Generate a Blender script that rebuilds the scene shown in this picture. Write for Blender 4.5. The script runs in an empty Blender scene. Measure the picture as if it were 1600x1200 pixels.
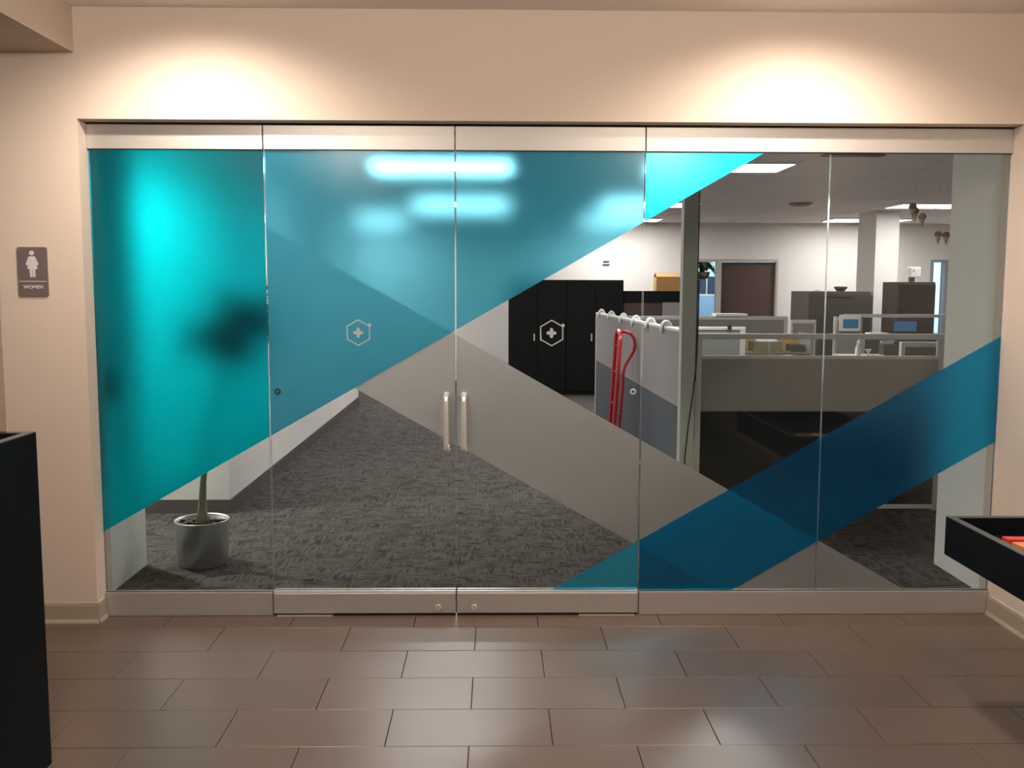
import bpy, bmesh, math, random
from mathutils import Vector, Matrix
random.seed(7)
C = bpy.context.scene
COL = C.collection
R = math.radians

# ------------------------------------------------------------------ camera, world, exposure
CAM = (0.2002, -4.7036, 1.6559)
YAW, PITCH, ROLL, FPX = 0.0165, 0.1017, 0.0029, 1496.13
cy, sy, cp, sp = math.cos(YAW), math.sin(YAW), math.cos(PITCH), math.sin(PITCH)
fw = Vector((sy*cp, cy*cp, -sp)); rt = Vector((cy, -sy, 0)); up = rt.cross(fw)
r2 = math.cos(ROLL)*rt + math.sin(ROLL)*up; u2 = -math.sin(ROLL)*rt + math.cos(ROLL)*up
cd = bpy.data.cameras.new('camera'); cam = bpy.data.objects.new('camera', cd); COL.objects.link(cam)
cd.sensor_width = 36.0; cd.sensor_fit = 'HORIZONTAL'; cd.lens = FPX/1600*36.0
cd.clip_start = 0.05; cd.clip_end = 100
cam.matrix_world = Matrix(((r2.x, u2.x, -fw.x, CAM[0]), (r2.y, u2.y, -fw.y, CAM[1]), (r2.z, u2.z, -fw.z, CAM[2]), (0, 0, 0, 1)))
C.camera = cam
w = bpy.data.worlds.new('world'); C.world = w; w.use_nodes = True
w.node_tree.nodes['Background'].inputs[0].default_value = (0.50, 0.78, 1.0, 1)
w.node_tree.nodes['Background'].inputs[1].default_value = 3.0
C.view_settings.view_transform = 'Standard'; C.view_settings.look = 'None'
C.view_settings.gamma = 1; C.view_settings.use_curve_mapping = False
C.view_settings.exposure = 0.0

# light strengths (watts / emission), all in one place
TROFFER = 27.0            # emission of office diffusers
WASH = 125.0              # wall washing downlights beside the header
FILL_DOME = 88.0               # added dome lights, out of view, brightening the lobby walls
ALCOVE = 250.0            # downlight in the alcove behind the left pane
WARM = (1.0, 0.86, 0.73)
def area(name, loc, size, power, col, rot=(0, 0, 0), sy_=None):
    l = bpy.data.lights.new(name, 'AREA'); l.energy = power; l.color = col; l.size = size
    if sy_: l.shape = 'RECTANGLE'; l.size_y = sy_
    o = bpy.data.objects.new(name, l); COL.objects.link(o); o.location = loc; o.rotation_euler = rot
    return o
def spot(name, loc, power, col, ang, blend, rad=0.05, rot=(0, 0, 0), parent=None):
    l = bpy.data.lights.new(name, 'SPOT'); l.energy = power; l.color = col
    l.spot_size = R(ang); l.spot_blend = blend; l.shadow_soft_size = rad
    o = bpy.data.objects.new(name, l); COL.objects.link(o); o.location = loc; o.rotation_euler = rot
    if parent: o.parent = parent
    return o

# ------------------------------------------------------------------ materials
def nm(name):
    m = bpy.data.materials.new(name); m.use_nodes = True
    nt = m.node_tree; return m, nt, nt.nodes['Principled BSDF']
def mat(name, col, rough=0.6, metal=0.0, noise=0.0, nscale=40, bump=0.0, coat=0.0, spec=0.5):
    m, nt, b = nm(name)
    b.inputs['Base Color'].default_value = (*col, 1); b.inputs['Roughness'].default_value = rough
    b.inputs['Metallic'].default_value = metal; b.inputs['Coat Weight'].default_value = coat
    b.inputs['Specular IOR Level'].default_value = spec
    if noise or bump:
        tc = nt.nodes.new('ShaderNodeTexCoord'); n = nt.nodes.new('ShaderNodeTexNoise')
        n.inputs['Scale'].default_value = nscale; n.inputs['Detail'].default_value = 4
        nt.links.new(tc.outputs['Object'], n.inputs['Vector'])
        if noise:
            mr = nt.nodes.new('ShaderNodeMapRange'); mr.inputs[3].default_value = 1-noise; mr.inputs[4].default_value = 1+noise
            nt.links.new(n.outputs['Fac'], mr.inputs[0])
            mx = nt.nodes.new('ShaderNodeVectorMath'); mx.operation = 'SCALE'; mx.inputs[0].default_value = col
            nt.links.new(mr.outputs[0], mx.inputs['Scale']); nt.links.new(mx.outputs[0], b.inputs['Base Color'])
        if bump:
            bp = nt.nodes.new('ShaderNodeBump'); bp.inputs['Strength'].default_value = bump; bp.inputs['Distance'].default_value = 0.002
            nt.links.new(n.outputs['Fac'], bp.inputs['Height']); nt.links.new(bp.outputs[0], b.inputs['Normal'])
    return m
def emis(name, col, s):
    m, nt, b = nm(name)
    b.inputs['Base Color'].default_value = (0.8, 0.8, 0.8, 1)
    b.inputs['Emission Color'].default_value = (*col, 1); b.inputs['Emission Strength'].default_value = s
    return m
M = {}
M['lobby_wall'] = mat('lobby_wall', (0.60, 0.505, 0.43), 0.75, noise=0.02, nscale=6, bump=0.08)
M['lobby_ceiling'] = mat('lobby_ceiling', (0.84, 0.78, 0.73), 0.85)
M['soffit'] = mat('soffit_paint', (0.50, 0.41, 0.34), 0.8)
M['office_wall'] = mat('office_wall', (0.72, 0.68, 0.65), 0.8, noise=0.02, nscale=5)
M['office_green'] = mat('office_return_wall', (0.80, 0.80, 0.76), 0.8)
M['base'] = mat('lobby_baseboard', (0.33, 0.275, 0.22), 0.45)
M['obase'] = mat('office_baseboard', (0.095, 0.08, 0.075), 0.6)
M['alu'] = mat('brushed_aluminium', (0.52, 0.50, 0.475), 0.45, 0.6, noise=0.03, nscale=90)
M['alu_dark'] = mat('dark_gap', (0.04, 0.035, 0.03), 0.6)
M['steel'] = mat('polished_steel', (0.78, 0.76, 0.74), 0.28, 0.55)
M['potsteel'] = mat('brushed_pot_steel', (0.70, 0.72, 0.70), 0.33, 0.85, noise=0.06, nscale=30)
M['black'] = mat('black_laminate', (0.004, 0.006, 0.008), 0.55, spec=0.07, noise=0.1, nscale=60)
M['rim'] = mat('worn_black_edge', (0.07, 0.07, 0.07), 0.4)
M['cab_black'] = mat('black_steel_cabinet', (0.004, 0.0045, 0.005), 0.55, spec=0.15)
M['cab_dark'] = mat('charcoal_steel_cabinet', (0.038, 0.035, 0.034), 0.5)
M['cab_side'] = mat('charcoal_cabinet_side', (0.046, 0.041, 0.039), 0.5)
M['fabric'] = mat('gray_panel_fabric', (0.30, 0.275, 0.265), 0.95, noise=0.12, nscale=300, bump=0.2)
M['fabric_dk'] = mat('black_panel_fabric', (0.012, 0.014, 0.017), 0.9, noise=0.1, nscale=300)
M['fabric_lt'] = mat('light_gray_panel_fabric', (0.29, 0.265, 0.265), 0.95, noise=0.06, nscale=300)
M['fabric_bl'] = mat('slate_panel_fabric', (0.085, 0.095, 0.115), 0.95, noise=0.1, nscale=300)
M['frame'] = mat('panel_frame', (0.55, 0.52, 0.50), 0.5)
M['frame_lt'] = mat('light_panel_frame', (0.66, 0.63, 0.61), 0.5)
M['pole'] = mat('power_pole_paint', (0.46, 0.46, 0.43), 0.5)
M['wood'] = mat('dark_brown_wood', (0.065, 0.032, 0.028), 0.5, noise=0.15, nscale=12)
M['jamb'] = mat('door_frame_paint', (0.44, 0.39, 0.36), 0.5)
M['card'] = mat('cardboard', (0.50, 0.27, 0.10), 0.9, noise=0.06, nscale=30)
M['red'] = mat('red_enamel', (0.42, 0.008, 0.018), 0.3, coat=0.5)
M['rubber'] = mat('black_rubber', (0.015, 0.015, 0.015), 0.8)
M['white'] = mat('white_plastic', (0.80, 0.79, 0.78), 0.45)
M['paper'] = mat('white_paper', (0.85, 0.85, 0.84), 0.8)
M['blue'] = mat('blue_print', (0.03, 0.22, 0.42), 0.5, noise=0.2, nscale=25)
M['tiffany'] = mat('dusty_blue_divider', (0.05, 0.09, 0.20), 0.8)
M['sign'] = mat('gray_sign_plastic', (0.135, 0.105, 0.10), 0.55)
M['signw'] = mat('pale_sign_relief', (0.60, 0.55, 0.55), 0.5)
M['soil'] = mat('bark_mulch', (0.07, 0.05, 0.035), 0.95, noise=0.5, nscale=60, bump=0.5)
M['trunk'] = mat('tan_trunk', (0.30, 0.25, 0.17), 0.85, noise=0.3, nscale=40, bump=0.4)
M['leaf'] = mat('dark_green_leaf', (0.012, 0.035, 0.018), 0.5)
M['cone'] = mat('tan_wafer', (0.42, 0.30, 0.16), 0.8)
M['scoop'] = mat('brown_scoop', (0.13, 0.05, 0.04), 0.7)
M['scoopg'] = mat('olive_scoop', (0.16, 0.14, 0.09), 0.7)
M['orange'] = mat('orange_card', (0.62, 0.22, 0.08), 0.6)
M['redcard'] = mat('red_card', (0.55, 0.05, 0.04), 0.6)
M['emblem'] = mat('frosted_white_decal', (0.33, 0.36, 0.38), 0.6)
M['grout'] = mat('floor_grout', (0.035, 0.026, 0.02), 0.9)
M['grid'] = mat('ceiling_grid', (0.80, 0.74, 0.74), 0.6)
M['ctile'] = mat('ceiling_tile', (0.86, 0.79, 0.80), 0.9, noise=0.08, nscale=90, bump=0.2)
M['brownshelf'] = mat('tan_shelf_board', (0.20, 0.155, 0.10), 0.7)
M['diffuser'] = emis('lamp_diffuser', (1.0, 0.945, 0.94), TROFFER)
M['canlamp'] = emis('downlight_lens', (1.0, 0.86, 0.70), 8)
M['screen'] = emis('lit_monitor_screen', (0.05, 0.16, 0.32), 0.5); M['screen'].node_tree.nodes['Principled BSDF'].inputs['Base Color'].default_value = (0.02, 0.05, 0.1, 1)

def tilemat():
    m, nt, b = nm('brown_porcelain_tile')
    tc = nt.nodes.new('ShaderNodeTexCoord'); oi = nt.nodes.new('ShaderNodeObjectInfo')
    n = nt.nodes.new('ShaderNodeTexNoise'); n.inputs['Scale'].default_value = 3.0; n.inputs['Detail'].default_value = 6
    g = nt.nodes.new('ShaderNodeNewGeometry'); nt.links.new(g.outputs['Position'], n.inputs['Vector'])
    r = nt.nodes.new('ShaderNodeValToRGB')
    r.color_ramp.elements[0].color = (0.092, 0.064, 0.048, 1); r.color_ramp.elements[1].color = (0.116, 0.082, 0.063, 1)
    nt.links.new(n.outputs['Fac'], r.inputs[0])
    mr = nt.nodes.new('ShaderNodeMapRange'); mr.inputs[3].default_value = 0.93; mr.inputs[4].default_value = 1.07
    nt.links.new(oi.outputs['Random'], mr.inputs[0])
    v = nt.nodes.new('ShaderNodeVectorMath'); v.operation = 'SCALE'
    nt.links.new(r.outputs[0], v.inputs[0]); nt.links.new(mr.outputs[0], v.inputs['Scale']); nt.links.new(v.outputs[0], b.inputs['Base Color'])
    b.inputs['Roughness'].default_value = 0.31
    n2 = nt.nodes.new('ShaderNodeTexNoise'); n2.inputs['Scale'].default_value = 220
    nt.links.new(g.outputs['Position'], n2.inputs['Vector'])
    bp = nt.nodes.new('ShaderNodeBump'); bp.inputs['Strength'].default_value = 0.12; bp.inputs['Distance'].default_value = 0.001
    nt.links.new(n2.outputs['Fac'], bp.inputs['Height']); nt.links.new(bp.outputs[0], b.inputs['Normal'])
    return m
M['tile'] = tilemat()

def carpet():
    m, nt, b = nm('patterned_loop_carpet')
    N = nt.nodes; L = nt.links
    g = N.new('ShaderNodeNewGeometry')
    def dashes(rot, seed):
        mp = N.new('ShaderNodeMapping'); mp.inputs['Location'].default_value = (seed, seed*0.7, 0); mp.inputs['Rotation'].default_value = (0, 0, rot)
        L.new(g.outputs['Position'], mp.inputs[0])
        b_ = N.new('ShaderNodeTexBrick'); b_.inputs['Scale'].default_value = 1.0; b_.inputs['Mortar Size'].default_value = 0.0
        b_.inputs['Brick Width'].default_value = 0.085; b_.inputs['Row Height'].default_value = 0.011; b_.offset = 0.37; b_.offset_frequency = 3
        b_.inputs['Color1'].default_value = (0, 0, 0, 1); b_.inputs['Color2'].default_value = (1, 1, 1, 1)
        L.new(mp.outputs[0], b_.inputs['Vector']); return b_.outputs['Color']
    a = dashes(0.0, 3.1); c = dashes(math.pi/2, 9.7)
    sn = N.new('ShaderNodeVectorMath'); sn.operation = 'SNAP'; sn.inputs[1].default_value = (0.085, 0.055, 1.0); L.new(g.outputs['Position'], sn.inputs[0])
    wn = N.new('ShaderNodeTexWhiteNoise'); wn.noise_dimensions = '2D'; L.new(sn.outputs[0], wn.inputs['Vector'])
    gt = N.new('ShaderNodeMath'); gt.operation = 'GREATER_THAN'; gt.inputs[1].default_value = 0.5; L.new(wn.outputs['Value'], gt.inputs[0])
    mx = N.new('ShaderNodeMix'); mx.data_type = 'FLOAT'
    L.new(gt.outputs[0], mx.inputs['Factor']); L.new(a, mx.inputs[2]); L.new(c, mx.inputs[3])
    fz = N.new('ShaderNodeTexNoise'); fz.inputs['Scale'].default_value = 9; fz.inputs['Detail'].default_value = 5; L.new(g.outputs['Position'], fz.inputs['Vector'])
    big = N.new('ShaderNodeMath'); big.operation = 'MULTIPLY_ADD'; big.inputs[1].default_value = 0.62; L.new(mx.outputs[0], big.inputs[0]); L.new(fz.outputs['Fac'], big.inputs[2])
    r = N.new('ShaderNodeValToRGB'); e = r.color_ramp.elements
    e[0].position = 0.35; e[0].color = (0.020, 0.018, 0.017, 1); e[1].position = 1.0; e[1].color = (0.112, 0.100, 0.094, 1)
    L.new(big.outputs[0], r.inputs[0]); L.new(r.outputs[0], b.inputs['Base Color'])
    b.inputs['Roughness'].default_value = 1.0; b.inputs['Specular IOR Level'].default_value = 0.1
    bp = N.new('ShaderNodeBump'); bp.inputs['Strength'].default_value = 0.3; bp.inputs['Distance'].default_value = 0.003
    L.new(mx.outputs[0], bp.inputs['Height']); L.new(bp.outputs[0], b.inputs['Normal'])
    return m
M['carpet'] = carpet()

def clear_glass(name, tint=(0.90, 0.93, 0.91), gl=1.0):
    m = bpy.data.materials.new(name); m.use_nodes = True; nt = m.node_tree; N = nt.nodes; L = nt.links
    N.remove(N['Principled BSDF']); out = N['Material Output']
    t = N.new('ShaderNodeBsdfTransparent'); t.inputs[0].default_value = (*tint, 1)
    g = N.new('ShaderNodeBsdfGlossy'); g.inputs['Roughness'].default_value = 0.0; g.inputs[0].default_value = (gl, gl, gl, 1)
    f = N.new('ShaderNodeFresnel'); f.inputs[0].default_value = 1.45
    # Fresnel node flips its IOR on back faces; use the same value on both sides of the pane
    ge = N.new('ShaderNodeNewGeometry'); k = N.new('ShaderNodeMath'); k.operation = 'MULTIPLY_ADD'
    k.inputs[1].default_value = (1/1.45-1.45); k.inputs[2].default_value = 1.45
    L.new(ge.outputs['Backfacing'], k.inputs[0]); 
    inv = N.new('ShaderNodeMath'); inv.operation = 'MULTIPLY_ADD'; inv.inputs[1].default_value = 1.45-1/1.45; inv.inputs[2].default_value = 1.45
    f.inputs[0].default_value = 1.45
    lw = N.new('ShaderNodeLayerWeight'); lw.inputs[0].default_value = 0.28
    mx = N.new('ShaderNodeMixShader'); L.new(lw.outputs['Fresnel'], mx.inputs[0]); L.new(t.outputs[0], mx.inputs[1]); L.new(g.outputs[0], mx.inputs[2])
    for n in (f, ge, k, inv): N.remove(n)
    L.new(mx.outputs[0], out.inputs[0]); return m
M['glass'] = clear_glass('clear_glass_pane')
M['acrylic'] = clear_glass('clear_acrylic', (0.86, 0.82, 0.80))
M['edge'] = mat('polished_glass_edge', (0.55, 0.62, 0.68), 0.12, 0.6)

def film(name, tcol, dcol, rough, wdiff, wtrans, ior=1.3, gloss=0.03):
    """vinyl film: rough transmission, a share of diffuse reflection and of wide scattering"""
    m = bpy.data.materials.new(name); m.use_nodes = True; nt = m.node_tree; N = nt.nodes; L = nt.links
    N.remove(N['Principled BSDF']); out = N['Material Output']
    rf = N.new('ShaderNodeBsdfRefraction'); rf.inputs['Color'].default_value = (*tcol, 1); rf.inputs['Roughness'].default_value = rough; rf.inputs['IOR'].default_value = ior
    tl = N.new('ShaderNodeBsdfTranslucent'); tl.inputs[0].default_value = (*tcol, 1)
    df = N.new('ShaderNodeBsdfDiffuse'); df.inputs[0].default_value = (*dcol, 1)
    gl = N.new('ShaderNodeBsdfGlossy'); gl.inputs['Roughness'].default_value = 0.25
    def mix(f, a, b):
        x = N.new('ShaderNodeMixShader'); x.inputs[0].default_value = f; L.new(a, x.inputs[1]); L.new(b, x.inputs[2]); return x.outputs[0]
    s = mix(wtrans, rf.outputs[0], tl.outputs[0]); s = mix(wdiff, s, df.outputs[0]); s = mix(gloss, s, gl.outputs[0])
    L.new(s, out.inputs[0]); return m
def film_back(name, rough, ior=1.3):
    m = bpy.data.materials.new(name); m.use_nodes = True; nt = m.node_tree; N = nt.nodes
    N.remove(N['Principled BSDF'])
    rf = N.new('ShaderNodeBsdfRefraction'); rf.inputs['Color'].default_value = (1, 1, 1, 1); rf.inputs['Roughness'].default_value = rough; rf.inputs['IOR'].default_value = ior
    nt.links.new(rf.outputs[0], N['Material Output'].inputs[0]); return m
M['teal_side'] = film('teal_film', (0.0, 0.80, 0.96), (0.004, 0.05, 0.12), 0.45, 0.16, 0.06)
M['teal_side_b'] = film_back('teal_film_back', 0.45)
M['teal_door'] = film('teal_film_on_door', (0.20, 0.60, 0.76), (0.008, 0.34, 0.54), 0.22, 0.36, 0.05, gloss=0.025)
M['teal_door_b'] = film_back('teal_film_door_back', 0.21)
M['blue_side'] = film('blue_film', (0.0, 0.62, 1.0), (0.006, 0.05, 0.20), 0.50, 0.22, 0.06)
M['gray_film'] = film('gray_frosted_film', (0.98, 0.92, 0.94), (0.74, 0.69, 0.70), 0.62, 0.50, 0.25)
M['haze_film'] = film('gray_film_under_teal', (0.80, 0.80, 0.80), (0.40, 0.40, 0.40), 0.6, 0.12, 0.2)
M['gray_film_b'] = film_back('gray_frosted_film_back', 0.62)

# ------------------------------------------------------------------ mesh helpers
def bx(bm, x0, x1, y0, y1, z0, z1, mi=0):
    v = [bm.verts.new(p) for p in ((x0,y0,z0),(x1,y0,z0),(x1,y1,z0),(x0,y1,z0),(x0,y0,z1),(x1,y0,z1),(x1,y1,z1),(x0,y1,z1))]
    fs = []
    for q in ((0,3,2,1),(4,5,6,7),(0,1,5,4),(1,2,6,5),(2,3,7,6),(3,0,4,7)):
        f = bm.faces.new([v[i] for i in q]); f.material_index = mi; fs.append(f)
    return fs
def lathe(bm, prof, seg=32, c=(0,0,0), axis='z', mi=0, cap=True):
    rings = []
    for r, h in prof:
        ring = []
        for k in range(seg):
            a = 2*math.pi*k/seg; u, v = r*math.cos(a), r*math.sin(a)
            p = {'z': (u, v, h), 'y': (u, h, v), 'x': (h, u, v)}[axis]
            ring.append(bm.verts.new((c[0]+p[0], c[1]+p[1], c[2]+p[2])))
        rings.append(ring)
    for a, b in zip(rings, rings[1:]):
        for k in range(seg):
            f = bm.faces.new((a[k], a[(k+1)%seg], b[(k+1)%seg], b[k])); f.smooth = True; f.material_index = mi
    if cap:
        for rg in (rings[0], rings[-1]):
            f = bm.faces.new(rg); f.material_index = mi
def tube(bm, pts, rad, seg=10, mi=0):
    pts = [Vector(p) for p in pts]; rads = rad if isinstance(rad, (list, tuple)) else [rad]*len(pts)
    rings = []; n = None
    for i, p in enumerate(pts):
        t = (pts[min(i+1, len(pts)-1)] - pts[max(i-1, 0)]).normalized()
        if n is None:
            n = t.orthogonal().normalized()
        else:
            n = (n - n.dot(t)*t); n = n.normalized() if n.length > 1e-6 else t.orthogonal().normalized()
        b = t.cross(n)
        rings.append([bm.verts.new(p + rads[i]*(math.cos(2*math.pi*k/seg)*n + math.sin(2*math.pi*k/seg)*b)) for k in range(seg)])
    for a, b in zip(rings, rings[1:]):
        for k in range(seg):
            f = bm.faces.new((a[k], a[(k+1)%seg], b[(k+1)%seg], b[k])); f.smooth = True; f.material_index = mi
    for rg in (rings[0], rings[-1]): bm.faces.new(rg).material_index = mi
def prism(bm, poly, y0, y1, mi=0):
    """polygon in XZ extruded along Y"""
    a = [bm.verts.new((x, y0, z)) for x, z in poly]; b = [bm.verts.new((x, y1, z)) for x, z in poly]
    n = len(poly); fa = bm.faces.new(a); fb = bm.faces.new(b[::-1]); fa.material_index = mi; fb.material_index = mi
    for i in range(n):
        bm.faces.new((a[i], b[i], b[(i+1)%n], a[(i+1)%n])).material_index = mi
def obj(name, bm, m, parent=None, bevel=0.0, loc=None):
    bmesh.ops.recalc_face_normals(bm, faces=bm.faces[:])
    me = bpy.data.meshes.new(name); bm.to_mesh(me); bm.free()
    for x in (m if isinstance(m, (list, tuple)) else [m]): me.materials.append(x)
    o = bpy.data.objects.new(name, me); COL.objects.link(o)
    if parent: o.parent = parent
    if loc: o.location = loc
    if bevel:
        md = o.modifiers.new('bevel', 'BEVEL'); md.width = bevel; md.segments = 2; md.limit_method = 'ANGLE'; md.angle_limit = R(40)
    return o
def B(name, m, parent, *boxes, bevel=0.0, **k):
    bm = bmesh.new()
    for b in boxes: bx(bm, *b)
    return obj(name, bm, m, parent, bevel, **k)
def tag(o, label, cat, group=None):
    o['label'] = label; o['category'] = cat
    if group: o['group'] = group
    return o
def empty(name, loc, rz=0.0):
    e = bpy.data.objects.new(name, None); e.empty_display_size = 0.1; COL.objects.link(e)
    e.location = loc; e.rotation_euler = (0, 0, rz); return e
def thing(name, label, cat, loc=(0,0,0), rz=0.0, group=None): return tag(empty(name, loc, rz), label, cat, group)
def struct(o, label=None):
    o['kind'] = 'structure'
    if label: o['label'] = label
    return o
def sub(poly, a, b, c):
    """keep the part of an XZ polygon where a*x+b*z>=c"""
    out = []
    for i in range(len(poly)):
        p, q = poly[i], poly[(i+1) % len(poly)]
        dp, dq = a*p[0]+b*p[1]-c, a*q[0]+b*q[1]-c
        if dp >= 0: out.append(p)
        if dp*dq < 0:
            t = dp/(dp-dq); out.append((p[0]+t*(q[0]-p[0]), p[1]+t*(q[1]-p[1])))
    return out

# ------------------------------------------------------------------ the shell
GL, GR, DW = -1.762, 2.70, 0.9211       # glass opening left/right, door width
ZB, ZT, ZH = 0.122, 2.306, 2.43         # rail heights
CZ, OZ = 2.937, 2.70                    # lobby and office ceilings
WF = -0.09                              # lobby face of the wall around the glass

floor = struct(B('floor', M['grout'], None, (-4.6, 2.83, -7.0, 0.05, -0.10, -0.006)), 'brown rectangular porcelain tiles laid in running bond')
TL, TS, TX, TY = 0.6096, 0.3048, 0.1023, -0.1684
tm = {}
k = -1
while TY - k*TS > -7.0:
    y1 = TY - k*TS; y0 = y1 - TS
    y1c = min(y1, 0.045); y0c = max(y0, -7.0); half = 0.5*(k % 2)
    i = -9
    while True:
        x0 = TX + (i+half)*TL; x1 = x0+TL; i += 1
        if x0 > 2.71: break
        if x1 < -4.5 or y1c-y0c < 0.02: continue
        if (y0 < -3.4): continue
        x0c, x1c = max(x0, -4.55), min(x1, 2.715)
        if x1c-x0c < 0.02: continue
        key = (round(x1c-x0c, 3), round(y1c-y0c, 3))
        if key not in tm:
            bm = bmesh.new(); g = 0.0016
            bx(bm, g, key[0]-g, g, key[1]-g, -0.006, 0.0)
            bmesh.ops.bevel(bm, geom=[e for e in bm.edges if all(v.co.z > -0.001 for v in e.verts)], offset=0.0012, segments=1, affect='EDGES')
            me = bpy.data.meshes.new('floor_tile'); bmesh.ops.recalc_face_normals(bm, faces=bm.faces[:]); bm.to_mesh(me); bm.free(); me.materials.append(M['tile']); tm[key] = me
        o = bpy.data.objects.new('floor_tile', tm[key]); COL.objects.link(o); o.parent = floor
        o.location = (x0c, y0c, random.uniform(-0.0003, 0.0003))
    k += 1
bm = bmesh.new()                        # tiles behind the camera, joined
kk = 11
for kk in range(10, 24):
    y1 = TY - kk*TS; y0 = y1-TS
    if y0 >= -3.4: continue
    for i in range(-9, 6):
        x0 = TX+(i+0.5*(kk % 2))*TL
        a, b = max(x0, -4.55), min(x0+TL, 2.715)
        if b-a > 0.03 and y0 > -7.0: bx(bm, a+.0016, b-.0016, y0+.0016, y1-.0016, -0.006, 0)
o = obj('far_floor_tiles', bm, M['tile'], floor); o['kind'] = 'stuff'

office_floor = struct(B('floor', M['carpet'], None, (-4.6, 8.6, 0.05, 11.3, -0.10, 0.0)), 'dark gray patterned office carpet')
back_floor = struct(B('floor', M['carpet'], None, (2.0, 8.6, 11.3, 15.5, -0.10, 0.0)), 'carpet of the back offices')

# lobby
def wall(name, m, *boxes, label=None): return struct(B(name, m, None, *boxes), label)
wall('wall_front', M['lobby_wall'], (-4.6, GL, WF, 0.10, -0.05, CZ), (GL, 2.71, WF, 0.10, ZH, CZ), label='beige lobby wall around the glass front')
wall('wall_right', M['lobby_wall'], (2.71, 2.83, -7.0, 0.10, -0.05, CZ), label='beige lobby side wall at the right')
wall('wall_left', M['lobby_wall'], (-4.6, -4.5, -7.0, WF, -0.05, CZ))
M['back'] = mat('darkened_back_wall', (0.06, 0.055, 0.05), 0.8)  # unseen wall coloured dark to weaken its reflection in the glass
wall('wall_back', M['back'], (-4.6, 2.83, -7.1, -7.0, -0.05, CZ))
struct(B('ceiling', M['lobby_ceiling'], None, (-4.6, 2.83, -7.0, 0.10, CZ, CZ+0.1)), 'plain beige lobby ceiling')
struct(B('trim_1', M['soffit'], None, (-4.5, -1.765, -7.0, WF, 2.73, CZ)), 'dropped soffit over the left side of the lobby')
# lobby baseboards with a curved foot
def baseb(name, p0, p1, nrm, h=0.105):
    """p0,p1 in XY along the wall face; nrm points into the room"""
    prof = [(0, 0), (0.020, 0), (0.019, 0.006), (0.011, 0.020), (0.009, 0.085), (0.006, 0.100), (0.0, 0.105)]
    bm = bmesh.new(); rings = []
    for p in (p0, p1):
        rings.append([bm.verts.new((p[0]+nrm[0]*d, p[1]+nrm[1]*d, z)) for d, z in prof])
    n = len(prof)
    for i in range(n): bm.faces.new((rings[0][i], rings[0][(i+1)%n], rings[1][(i+1)%n], rings[1][i]))
    bm.faces.new(rings[0]); bm.faces.new(rings[1][::-1])
    return struct(obj(name, bm, M['base']), 'brown vinyl cove base')
baseb('baseboard_left', (-4.5, WF), (GL+0.009, WF), (0, -1))
baseb('baseboard_left_jamb', (GL, WF-0.009), (GL, -0.012), (1, 0))
baseb('baseboard_right', (2.71, -7.0), (2.71, -0.005), (-1, 0))

# office side
wall('wall_office_left', M['office_green'], (-4.6, -1.88, 0.10, 0.90, 0, OZ), label='pale return wall behind the left pane')
wall('wall_office_right', M['office_green'], (2.84, 8.6, 0.10, 0.89, 0, OZ), label='pale return wall behind the right pane')
wall('wall_corridor', M['office_wall'], (-4.6, -1.745, 2.20, 8.75, 0, OZ), label='white office wall block running back from the plant')
wall('wall_far_left', M['office_wall'], (-4.6, -4.5, 0.90, 2.2, 0, OZ), (-4.6, -4.5, 8.75, 11.1, 0, OZ))
wall('wall_office_side', M['office_wall'], (8.5, 8.6, 0.89, 11.22, 0, OZ))
wall('wall_far', M['office_wall'], (-4.6, 3.46, 11.1, 11.22, 0, OZ), (4.83, 7.36, 11.1, 11.22, 0, OZ), (7.64, 8.5, 11.1, 11.22, 0, OZ),
     (3.46, 4.83, 11.1, 11.22, 2.11, OZ), (7.36, 7.64, 11.1, 11.22, 2.11, OZ), label='white far wall of the office')
wall('wall_back_office', M['office_wall'], (2.0, 8.5, 15.4, 15.5, 0, 0.8), (2.0, 8.5, 15.4, 15.5, 2.5, OZ), (2.0, 2.6, 15.4, 15.5, 0.8, 2.5),
     (2.0, 2.1, 11.22, 15.4, 0, OZ), (6.2, 6.3, 11.22, 15.4, 0, OZ))
ceil = struct(B('ceiling', M['grid'], None, (-4.6, 8.6, 0.10, 15.5, OZ+0.012, OZ+0.10)), 'suspended office ceiling with lay in tiles')
bm = bmesh.new(); bx(bm, 0.006, 1.194, 0.006, 0.594, 0, 0.011); me = bpy.data.meshes.new('ceiling_tile')
bmesh.ops.recalc_face_normals(bm, faces=bm.faces[:]); bm.to_mesh(me); bm.free(); me.materials.append(M['ctile'])
for i in range(-3, 7):
    for j in range(4, 19):
        x0 = -0.85+1.2*i; y0 = 0.3+0.6*j - 0.0
        o = bpy.data.objects.new('ceiling_tile', me); COL.objects.link(o); o.parent = ceil; o.location = (x0, y0-0.6, OZ)
# office column
wall('trim_2', M['office_wall'], (5.37, 5.69, 8.40, 9.05, 0, OZ), label='white square column in the office')
for nme, bb in (('baseboard_corridor', ((-1.745, -1.735, 2.19, 8.76, 0, 0.10), (-4.5, -1.745, 2.19, 2.20, 0, 0.10))),
                ('baseboard_far', ((-4.5, 3.44, 11.09, 11.10, 0, 0.10), (4.86, 7.34, 11.09, 11.10, 0, 0.10)))):
    struct(B(nme, M['obase'], None, *bb), 'dark vinyl base of the office walls')

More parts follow.
